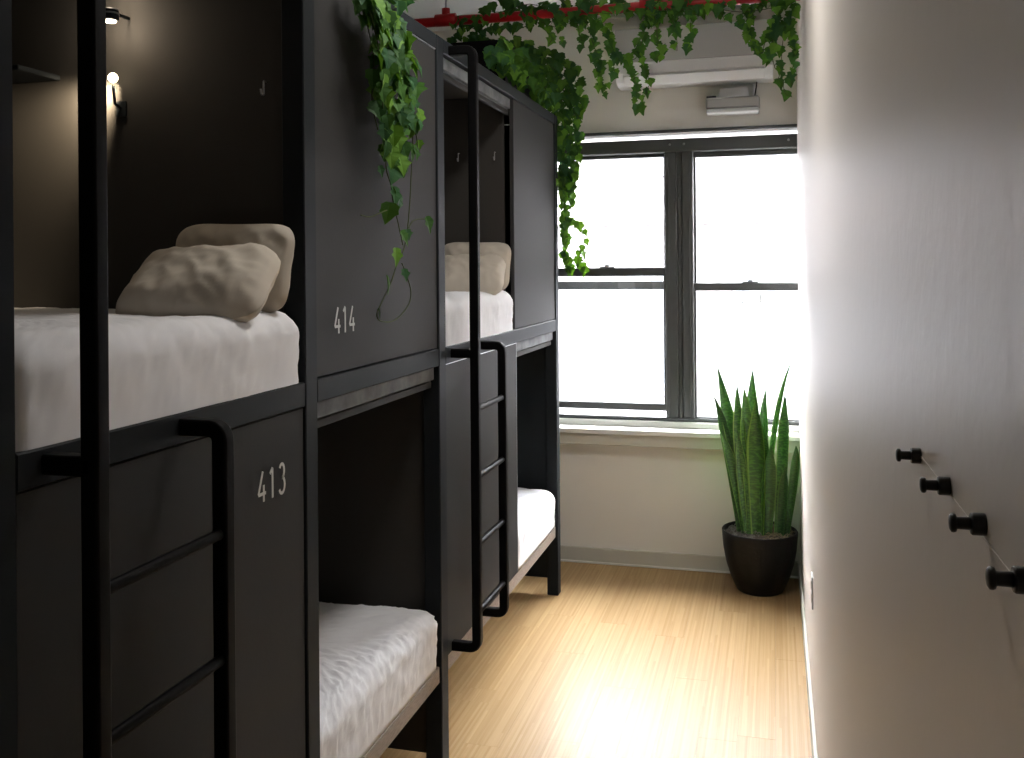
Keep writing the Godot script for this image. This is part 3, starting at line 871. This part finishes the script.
# ------------------------------------------------------------------ room
func build_room() -> void:
	# floor planks on a screed
	var fl := setting("floor", block(Vector3(3.6, 0.1, 7.9), 0.0), M.street, Vector3(-0.40, -0.0625, (END_Z + BACK_Z) / 2))
	var pw := 0.137
	var x := POD_BACK - 0.05
	var row := 0
	var lens := [1.2, 1.35, 1.5]
	while x < WALL_X:
		var z: float = END_Z - 0.02 - [0.0, 0.55, 0.9, 0.3][row % 4]
		var k := 0
		while z < BACK_Z:
			var ln: float = lens[(row + k) % 3]
			var z0 := maxf(z, END_Z - 0.02)
			var z1 := minf(z + ln, BACK_Z + 0.02)
			var x1 := minf(x + pw, WALL_X + 0.01)
			if z1 - z0 > 0.06:
				span("plank", Vector3(x, -0.012, z0 + 0.0002) - fl.position, Vector3(x1 - 0.0004, 0, z1 - 0.0002) - fl.position, M.floor[rng.randi() % 4], fl, 0.0003)
			z += ln
			k += 1
		x += pw
		row += 1
	var L := POD_BACK - 0.05
	setting("ceiling", block(Vector3(WALL_X - L + 0.6, 0.2, BACK_Z - END_Z + 0.6), 0.0), M.ceiling, Vector3((WALL_X + L) / 2, CEIL_Y + 0.1, (BACK_Z + END_Z) / 2))
	setting("wall_right", block(Vector3(0.2, CEIL_Y + 0.1, BACK_Z - END_Z + 0.3), 0.0), M.wall, Vector3(WALL_X + 0.1, CEIL_Y / 2 - 0.05, (BACK_Z + END_Z) / 2 + 0.15))
	setting("wall_left", block(Vector3(0.2, CEIL_Y + 0.1, BACK_Z - END_Z + 0.6), 0.0), M.end_wall, Vector3(L - 0.1, CEIL_Y / 2 - 0.05, (BACK_Z + END_Z) / 2))
	setting("wall_back", block(Vector3(WALL_X - L, CEIL_Y + 0.1, 0.2), 0.0), M.end_wall, Vector3((WALL_X + L) / 2, CEIL_Y / 2 - 0.05, BACK_Z + 0.1))
	# window wall in four pieces round the opening
	var wl := -0.24
	var w_lo := 0.80
	var w_hi := 2.487
	var RX := WALL_X + 0.2
	var FX := 1.34
	var ww := setting("wall_window", block(Vector3(RX - L, w_lo + 0.1, 0.24), 0.0), M.end_wall, Vector3((RX + L) / 2, w_lo / 2 - 0.05, END_Z - 0.12))
	span("wall_above", Vector3(L, w_hi, END_Z - 0.24) - ww.position, Vector3(RX, CEIL_Y, END_Z) - ww.position, M.end_wall, ww, 0.0)
	span("wall_beside", Vector3(FX, w_lo, END_Z - 0.24) - ww.position, Vector3(RX, w_hi, END_Z) - ww.position, M.end_wall, ww, 0.0)
	span("wall_beside", Vector3(L, w_lo, END_Z - 0.24) - ww.position, Vector3(wl, w_hi, END_Z) - ww.position, M.end_wall, ww, 0.0)
	# skirting
	var b := setting("baseboard_window", block(Vector3(WALL_X + 0.7, 0.09, 0.014), 0.003), M.trim, Vector3((WALL_X - 0.7) / 2, 0.045, END_Z + 0.007))
	span("quarter_round", Vector3(-0.7, 0.0005, END_Z + 0.0142) - b.position, Vector3(WALL_X, 0.012, END_Z + 0.024) - b.position, M.white_paint, b, 0.003)
	b = setting("baseboard_right", block(Vector3(0.012, 0.09, BACK_Z - END_Z - 0.03), 0.003), M.trim, Vector3(WALL_X - 0.006, 0.045, (BACK_Z + END_Z) / 2 + 0.015))
	# sill and head
	var s := setting("trim_1", block(Vector3(WALL_X - wl + 0.08, 0.028, 0.125), 0.004), M.white_paint, Vector3((WALL_X + wl - 0.08) / 2, 0.788, END_Z + 0.0615))
	span("apron", Vector3(wl - 0.06, 0.705, END_Z + 0.0005) - s.position, Vector3(WALL_X, 0.7735, END_Z + 0.095) - s.position, M.trim, s, 0.003)
	span("subsill", Vector3(wl, 0.8025, END_Z - 0.16) - s.position, Vector3(FX, 0.836, END_Z - 0.002) - s.position, M.white_paint, s, 0.003)
	s = setting("trim_2", block(Vector3(WALL_X - wl, 0.018, 0.03), 0.002), M.frame, Vector3((WALL_X + wl) / 2, 2.496, END_Z + 0.0155))
	setting("trim_3", block(Vector3(0.0006, 0.002, 1.7), 0.0001), M.wall, Vector3(WALL_X - 0.0004, 1.556, -0.10))
	# window: one black steel frame, two double-hung pairs
	var zf := END_Z - 0.02
	var w := setting("window_1", block(Vector3(FX - wl, 0.076, 0.11), 0.003), M.frame, Vector3((FX + wl) / 2, 2.4205, zf - 0.055))
	var o := w.position
	span("frame_sill", Vector3(wl, 0.8365, zf - 0.11) - o, Vector3(FX, 0.858, zf) - o, M.frame, w, 0.003)
	span("frame_jamb", Vector3(wl, 0.858, zf - 0.11) - o, Vector3(wl + 0.06, 2.382, zf) - o, M.frame, w, 0.003)
	span("head_pane", Vector3(wl + 0.001, 2.4588, zf - 0.06) - o, Vector3(FX - 0.001, 2.4868, zf - 0.056) - o, M.glass, w, 0.0)
	span("frame_jamb", Vector3(1.29, 0.858, zf - 0.11) - o, Vector3(FX, 2.382, zf) - o, M.frame, w, 0.003)
	# mullion: two jambs with a recessed channel between
	span("mullion", Vector3(0.502, 0.858, zf - 0.11) - o, Vector3(0.572, 2.382, zf) - o, M.frame, w, 0.004)
	span("mullion", Vector3(0.600, 0.858, zf - 0.11) - o, Vector3(0.664, 2.382, zf) - o, M.frame, w, 0.004)
	span("mullion_channel", Vector3(0.572, 0.858, zf - 0.11) - o, Vector3(0.600, 2.382, zf - 0.02) - o, M.frame, w, 0.002)
	span("mullion_cover", Vector3(0.5755, 0.858, zf - 0.0195) - o, Vector3(0.5965, 2.24, zf - 0.006) - o, M.frame, w, 0.003)
	span("track", Vector3(0.522, 0.86, zf + 0.0005) - o, Vector3(0.527, 2.38, zf + 0.005) - o, M.frame, w, 0.001)
	span("track", Vector3(0.640, 0.86, zf + 0.0005) - o, Vector3(0.645, 2.38, zf + 0.005) - o, M.frame, w, 0.001)
	for px in [0.535, 0.615, 1.19]:
		part("screw", lathe([Vector2(0.0, 0.0), Vector2(0.007, 0.0), Vector2(0.005, 0.003), Vector2(0.0, 0.004)], 12), M.metal_edge, w, Vector3(px, 2.425, zf + 0.0005) - o).rotation.x = PI / 2
	# sashes: [x0, x1, y0, y1, depth, bottom rail, top rail, name]
	for a in [[wl + 0.06, 0.502, 1.592, 2.382, -0.075, 0.05, 0.02], [wl + 0.06, 0.502, 0.893, 1.721, -0.03, 0.041, 0.05], [0.664, 1.29, 1.586, 2.382, -0.075, 0.045, 0.03], [0.664, 1.29, 0.858, 1.63, -0.03, 0.008, 0.045]]:
		var z: float = zf + a[4]
		var sn := Node3D.new()
		sn.name = "sash"
		w.add_child(sn, true)
		sn.position = Vector3(a[0], a[2], z) - o
		var sx: float = a[1] - a[0]
		var sy: float = a[3] - a[2]
		span("bottom_rail", Vector3(0, 0, -0.015), Vector3(sx, a[5], 0.015), M.frame, sn, 0.003)
		span("top_rail", Vector3(0, sy - a[6], -0.015), Vector3(sx, sy, 0.015), M.frame, sn, 0.003)
		span("stile", Vector3(0, a[5], -0.012), Vector3(0.012, sy - a[6], 0.012), M.frame, sn, 0.002)
		span("stile", Vector3(sx - 0.012, a[5], -0.012), Vector3(sx, sy - a[6], 0.012), M.frame, sn, 0.002)
		span("pane", Vector3(0.011, a[5] - 0.004, -0.002), Vector3(sx - 0.011, sy - a[6] + 0.004, 0.002), M.glass, sn, 0.0)
		if a[4] > -0.05:
			span("sash_lock", Vector3(sx * 0.5 - 0.045, sy + 0.0002, -0.012), Vector3(sx * 0.5 + 0.045, sy + 0.008, 0.012), M.frame, sn, 0.003)
			span("lock_lever", Vector3(sx * 0.5 - 0.014, sy + 0.0082, -0.008), Vector3(sx * 0.5 + 0.014, sy + 0.018, 0.010), M.frame, sn, 0.003)
			if a[0] > 0.5:
				for e in [[0.262, 0.0, 0.372, 0.006], [0.262, 0.044, 0.372, 0.05], [0.262, 0.006, 0.270, 0.044], [0.364, 0.006, 0.372, 0.044]]:
					span("sticker_edge", Vector3(e[0], sy - 0.115 + e[1], 0.0022), Vector3(e[2], sy - 0.115 + e[3], 0.0027), M.sticker, sn, 0.0)

func build_outside() -> void:
	# pale facade across the street
	var f := thing("building", "pale facade of the building across the street seen through the window", "building", Vector3(0, -11, -16.0))
	span("wall", Vector3(-22, 0, -6), Vector3(22, 16.6, 0), M.facade, f, 0.02)
	for y in [2.6, 6.2, 9.8, 13.4, 16.4]:
		span("band", Vector3(-22, y, 0.001), Vector3(22, y + 0.18, 0.06), M.facade_band, f, 0.01)
	var x := -14.6
	while x < 16:
		for y in [10.6, 14.2]:
			var w := span("window", Vector3(x, y, 0.001), Vector3(x + 1.25, y + 2.1, 0.05), M.facade_frame, f, 0.01)
			var wp := w.position
			for q in [[0.08, 0.08], [0.08, 1.09]]:
				span("pane", Vector3(x + q[0], y + q[1], 0.0505) - wp, Vector3(x + 1.17, y + q[1] + 0.93, 0.058) - wp, M.facade_pane, w, 0.004)
		x += 2.15
	var st := setting("ground", block(Vector3(80, 0.2, 40), 0.0), M.street, Vector3(0, -11.1, -16))
	st.set_meta("kind", "structure")

# ------------------------------------------------------------------ things in the corridor
func build_things() -> void:
	# ceiling lamp of the corridor, above the frame
	var cl := thing("ceiling_lamp", "flat white ceiling lamp over the corridor", "lamp", Vector3(0.62, CEIL_Y, -2.75))
	span("housing", Vector3(-0.16, -0.05, -0.32), Vector3(0.16, -0.0005, 0.32), M.white_paint, cl, 0.006)
	span("diffuser", Vector3(-0.145, -0.06, -0.305), Vector3(0.145, -0.0505, 0.305), M.diffuser, cl, 0.003)
	var al := AreaLight3D.new()
	al.name = "ceiling_lamp_light"
	al.area_size = Vector2(0.28, 0.60)
	al.light_color = Color(1.0, 0.98, 0.96)
	al.light_energy = 1.85
	al.area_range = 14.0
	al.shadow_enabled = true
	cl.add_child(al)
	al.position = Vector3(0, -0.066, 0)
	al.rotation.x = -PI / 2
	# sprinkler pipe
	var pz := -4.4
	var pp := thing("sprinkler_pipe", "red sprinkler pipe under the ceiling with ivy wound along it", "pipe", Vector3(-2.04, 2.915, pz))
	var run := PackedVector3Array()
	for k in 9:
		run.append(Vector3((WALL_X + 2.03) * k / 8.0, -0.012 * k / 8.0, 0))
	part("pipe_run", sweep(run, circle(0.023, 16), Vector3(0, 1, 0)), M.red, pp)
	for x in [1.64, 2.62]:
		part("tee_fitting", sweep(PackedVector3Array([Vector3(x - 0.05, 0, 0), Vector3(x, 0, 0), Vector3(x + 0.05, 0, 0)]), circle(0.030, 16), Vector3(0, 1, 0)), M.red, pp)
		part("riser", sweep(PackedVector3Array([Vector3(x, 0.0, 0), Vector3(x, 0.03, 0), Vector3(x, 0.055, 0)]), circle(0.02, 12), Vector3(1, 0, 0)), M.red, pp)
		part("hanger_rod", sweep(PackedVector3Array([Vector3(x, 0.05, 0), Vector3(x, 0.15, 0), Vector3(x, 0.254, 0)]), circle(0.005, 8), Vector3(1, 0, 0)), M.metal_edge, pp)
	# air conditioner
	var ac := thing("air_conditioner", "white wall-mounted air conditioner above the window partly behind ivy", "air conditioner", Vector3(0.685, 2.745, END_Z))
	var prof := [Vector2(0.0, 0.0), Vector2(0.0, 0.30), Vector2(0.20, 0.305), Vector2(0.215, 0.29), Vector2(0.225, 0.10), Vector2(0.215, 0.055), Vector2(0.17, 0.012), Vector2(0.12, 0.0)]
	var v := PackedVector3Array()
	var idx := PackedInt32Array()
	for e in [-0.425, 0.425]:
		for q in prof:
			v.append(Vector3(e, q.y, q.x + 0.001))
	for i in prof.size():
		var j := (i + 1) % prof.size()
		var n := prof.size()
		idx.append_array([i, j, j + n, i, j + n, i + n])
	for i in range(1, prof.size() - 1):
		idx.append_array([0, i + 1, i, prof.size(), prof.size() + i, prof.size() + i + 1])
	part("case", arr_mesh(v, idx, false), M.plastic, ac)
	span("front_cover", Vector3(-0.422, 0.112, 0.2205), Vector3(0.422, 0.298, 0.2305), M.grey_plastic, ac, 0.004)
	var lou := span("louvre", Vector3(-0.38, -0.004, -0.03), Vector3(0.38, 0.004, 0.03), M.plastic, ac, 0.003)
	lou.position = Vector3(0, 0.018, 0.193)
	lou.rotation.x = deg_to_rad(-48)
	# emergency lighting unit
	var el := thing("emergency_light", "small white box unit with raised top and thin cord above the window", "emergency light", Vector3(0.893, 2.572, END_Z))
	span("housing", Vector3(-0.145, 0.024, 0.001), Vector3(0.145, 0.088, 0.115), M.grey_plastic, el, 0.010)
	span("lower_edge", Vector3(-0.142, 0.0, 0.001), Vector3(0.142, 0.0235, 0.118), M.plastic, el, 0.006)
	var v2 := PackedVector3Array()
	var id2 := PackedInt32Array()
	var hump := [Vector2(-0.085, 0.0885), Vector2(-0.062, 0.135), Vector2(-0.05, 0.142), Vector2(0.072, 0.142), Vector2(0.08, 0.135), Vector2(0.095, 0.0885)]
	for e in [0.001, 0.09]:
		for q in hump:
			v2.append(Vector3(q.x, q.y, e))
	for i in 6:
		var j := (i + 1) % 6
		id2.append_array([i, j, j + 6, i, j + 6, i + 6])
	for i in range(1, 5):
		id2.append_array([0, i + 1, i, 6, 6 + i, 6 + i + 1])
	part("raised_top", arr_mesh(v2, id2, false), M.plastic, el)
	span("lamp_cap", Vector3(-0.142, 0.0885, 0.03), Vector3(-0.088, 0.099, 0.10), M.dark_plastic, el, 0.004)
	part("cord", sweep(smooth_path([Vector3(0.118, 0.085, 0.06), Vector3(0.128, 0.14, 0.09), Vector3(0.13, 0.152, 0.10), Vector3(0.131, 0.160, 0.11)], 6), circle(0.0035, 6)), M.dark_plastic, el)
	span("conduit", Vector3(0.106, 0.0885, 0.001), Vector3(0.12, 0.163, 0.018), M.plastic, el, 0.003)
	# coat hooks on the right wall
	var spots := [-0.940, -0.789, -0.662, -0.550]
	var say := ["smallest looking black peg hook, farthest from the camera on the right wall", "second black peg hook counted from the window on the right wall", "third black peg hook counted from the window on the right wall", "black peg hook cut off by the right edge of the picture"]
	for k in 4:
		var h := thing("coat_hook", say[k], "coat hook", Vector3(WALL_X, [1.556, 1.562, 1.566, 1.566][k], spots[k]), "black peg hooks on the right wall")
		var base := part("base", lathe([Vector2(0, 0), Vector2(0.0068, 0.0), Vector2(0.0070, 0.001), Vector2(0.0070, 0.0075), Vector2(0.0064, 0.0085), Vector2(0, 0.0085)], 20), M.hook, h)
		base.rotation.z = PI / 2
		var peg := part("peg", lathe([Vector2(0, 0.0086), Vector2(0.0040, 0.0086), Vector2(0.0038, 0.0165), Vector2(0.0056, 0.0172), Vector2(0.0060, 0.0185), Vector2(0.0058, 0.0198), Vector2(0.0042, 0.0208), Vector2(0, 0.0212)], 20), M.hook, h)
		peg.rotation.z = PI / 2
	# outlet on the right wall
	var ou := thing("wall_outlet", "white outlet plate low on the right wall near the plant pot", "outlet", Vector3(WALL_X, 0.54, -3.70))
	span("plate", Vector3(-0.006, -0.058, -0.036), Vector3(-0.0003, 0.058, 0.036), M.plastic, ou, 0.002)
	for y in [-0.024, 0.024]:
		span("socket", Vector3(-0.0075, y - 0.016, -0.016), Vector3(-0.0061, y + 0.016, 0.016), M.grey_plastic, ou, 0.0006)
	# planter trough on top of the far unit, half hidden by ivy
	var pl := thing("planter_box", "black planter trough on top of the far bunk unit under the ivy", "planter", Vector3(-0.20, TOP_HI + 0.0005, -4.62))
	span("front_side", Vector3(0.12, 0, -0.36), Vector3(0.13, 0.24, 0.36), M.ladder, pl)
	span("back_side", Vector3(-0.13, 0, -0.36), Vector3(-0.12, 0.24, 0.36), M.ladder, pl)
	span("end_side", Vector3(-0.1195, 0, -0.36), Vector3(0.1195, 0.24, -0.35), M.ladder, pl)
	span("end_side", Vector3(-0.1195, 0, 0.35), Vector3(0.1195, 0.24, 0.36), M.ladder, pl)
	span("soil", Vector3(-0.1195, 0.001, -0.3495), Vector3(0.1195, 0.2, 0.3495), M.soil, pl)
	# snake plant in its bowl
	var sp := thing("snake_plant", "tall snake plant with striped sword leaves in a black pot by the window", "potted plant", Vector3(1.022, 0.0, -5.325))
	part("pot", lathe([Vector2(0, 0.0), Vector2(0.112, 0.0), Vector2(0.120, 0.006), Vector2(0.150, 0.07), Vector2(0.176, 0.15), Vector2(0.190, 0.23), Vector2(0.196, 0.30), Vector2(0.197, 0.318), Vector2(0.193, 0.323), Vector2(0.186, 0.318), Vector2(0.183, 0.280), Vector2(0, 0.280)], 56), M.pot, sp)
	part("soil", lathe([Vector2(0, 0.2805), Vector2(0.1825, 0.2805), Vector2(0.1825, 0.298), Vector2(0.12, 0.306), Vector2(0, 0.312)], 40), M.soil, sp)
	# moss mulch: curled strips beyond counting
	var st := SurfaceTool.new()
	for half in 2:
		st = SurfaceTool.new()
		for k in 220:
			var a := rng.randf() * TAU
			var r := sqrt(rng.randf()) * 0.178
			if (cos(a) * r > 0.02 and sin(a) * r > -0.08) != (half == 0):
				continue
			var c := Vector3(cos(a) * r, 0.305 + rng.randf() * 0.022 * (1.0 - r / 0.25), sin(a) * r)
			var d := Vector3(rng.randf_range(-1, 1), rng.randf_range(-0.2, 0.5), rng.randf_range(-1, 1)).normalized() * rng.randf_range(0.012, 0.026)
			var e := d.cross(Vector3.UP) * rng.randf_range(-0.6, 0.6)
			st.append_from(sweep(PackedVector3Array([c - d, c - d * 0.2 + Vector3(0, 0.008, 0) + e, c + d]), circle(rng.randf_range(0.002, 0.004), 5), Vector3.ZERO, 0.4), 0, Transform3D.IDENTITY)
		var mo := part("moss", st.commit(), M.moss if half == 0 else M.moss_grey, sp)
		mo.set_meta("kind", "stuff")
	for i in SWORDS.size():
		var s: Array = SWORDS[i]
		var foot: Vector3 = s[2]
		foot.y = 0.297
		part("leaf", sword(foot - sp.position, s[1] - sp.position, s[0] - sp.position, s[3] * 1.35, i), M.sword[[0, 1, 0, 2, 1, 2, 0, 1, 0, 1, 2, 2, 1, 0, 0][i]], sp)
	# ivy
	for k in 3:
		leaf_meshes.append(ivy_leaf(k))
	var all_green := [M.leaf_dark, M.leaf_mid, M.leaf_light, M.leaf_blue]
	ivy("ivy_garland", "pipe", "ivy garland wound along the red sprinkler pipe", Vector3(0.1, 0.1, 1), all_green, M.stem)
	ivy("hanging_ivy", "swag", "ivy strands hanging in a loop from the pipe before the air conditioner", Vector3(0.1, 0.1, 1), all_green, M.stem)
	ivy("hanging_ivy", "right", "ivy strands hanging from the pipe next to the right wall", Vector3(0.1, 0.1, 1), all_green, M.stem)
	var ca := ivy("hanging_ivy", "casc", "dense ivy cascading over the window end of the bunks", Vector3(0.4, 0.1, 1), all_green, M.stem)
	add_leaf(ca, Vector3(0.152, 2.645, -5.08) - ca.position, 0.085, M.leaf_light, Vector3(0, 0, 1), 2)
	var iv := ivy("hanging_ivy", "p414", "ivy trailing down in front of the upper panel numbered 414", Vector3(1, 0.1, 0.3), all_green, M.stem)
	for q in BIG_LEAVES:
		add_leaf(iv, q[0] - iv.position + Vector3.UP * q[1] * 0.45, q[1], all_green[rng.randi() % 4], Vector3(1, 0, 0.4), 0 if q[1] < 0.06 else 1)
	ivy("ivy_tuft", "top1", "small ivy tuft on top of the near bunk unit", Vector3(0.6, 0.3, 0.8), all_green, M.stem)

func sword(a: Vector3, b: Vector3, c: Vector3, width: float, i: int) -> ArrayMesh:
	var n := 14
	var v := PackedVector3Array()
	var uv := PackedVector2Array()
	var idx := PackedInt32Array()
	var turn := rng.randf_range(-0.5, 0.5)
	for k in n + 1:
		var t := k / float(n)
		# the curve passes through b at its middle
		var m := b * 2.0 - (a + c) / 2.0
		var p := a * (1 - t) * (1 - t) + m * 2 * t * (1 - t) + c * t * t
		var w := width * (0.62 + 0.38 * sin(PI * minf(t * 1.1, 1.0))) * (1.0 if t < 0.6 else pow(1.0 - (t - 0.6) / 0.4, 0.75)) / 2
		w = maxf(w, 0.0008)
		var side := Vector3(cos(turn + t * 0.4), 0, sin(turn + t * 0.4))
		var back := Vector3(-side.z, 0, side.x)
		for j in 5:
			var q := j / 4.0 * 2 - 1
			v.append(p + side * q * w + back * (q * q - 0.5) * w * 0.45)
			uv.append(Vector2(j / 4.0, t + i * 0.17))
	for k in n:
		for j in 4:
			var q := k * 5 + j
			idx.append_array([q, q + 1, q + 6, q, q + 6, q + 5])
	return arr_mesh(v, idx, true, uv, false)

func _ready() -> void:
	# camera
	var cam := Camera3D.new()
	cam.name = "camera"
	add_child(cam)
	cam.position = Vector3(1.110, 1.7293, 0)
	cam.rotation = Vector3(0, 0.2646, -0.0081)
	var near := 0.05
	cam.set_frustum(near * 758.0 / 969.07, Vector2(0, -near * (379.0 - 267.16) / 969.07), near, 200.0)
	cam.current = true
	# overcast sky
	var env := Environment.new()
	var sky := Sky.new()
	var sm := ProceduralSkyMaterial.new()
	sm.sky_top_color = Color(0.98, 0.985, 1.0)
	sm.sky_horizon_color = Color(1.0, 0.99, 0.985)
	sm.ground_bottom_color = Color(0.5, 0.5, 0.5)
	sm.ground_horizon_color = Color(0.6, 0.6, 0.6)
	sm.sky_energy_multiplier = 6.0
	sky.sky_material = sm
	env.background_mode = Environment.BG_SKY
	env.sky = sky
	env.tonemap_mode = Environment.TONE_MAPPER_LINEAR
	env.tonemap_exposure = 1.0
	env.sdfgi_enabled = true
	env.ssao_enabled = true
	env.ssil_enabled = true
	var we := WorldEnvironment.new()
	we.name = "environment"
	we.environment = env
	add_child(we)

	rng.seed = 7
	noise.seed = 3
	noise.frequency = 1.0
	noise.noise_type = FastNoiseLite.TYPE_SIMPLEX_SMOOTH
	creases.frequency = 1.0
	creases.noise_type = FastNoiseLite.TYPE_SIMPLEX_SMOOTH
	creases.fractal_octaves = 2
	make_materials()
	build_outside()
	build_room()
	build_bunks()
	build_things()
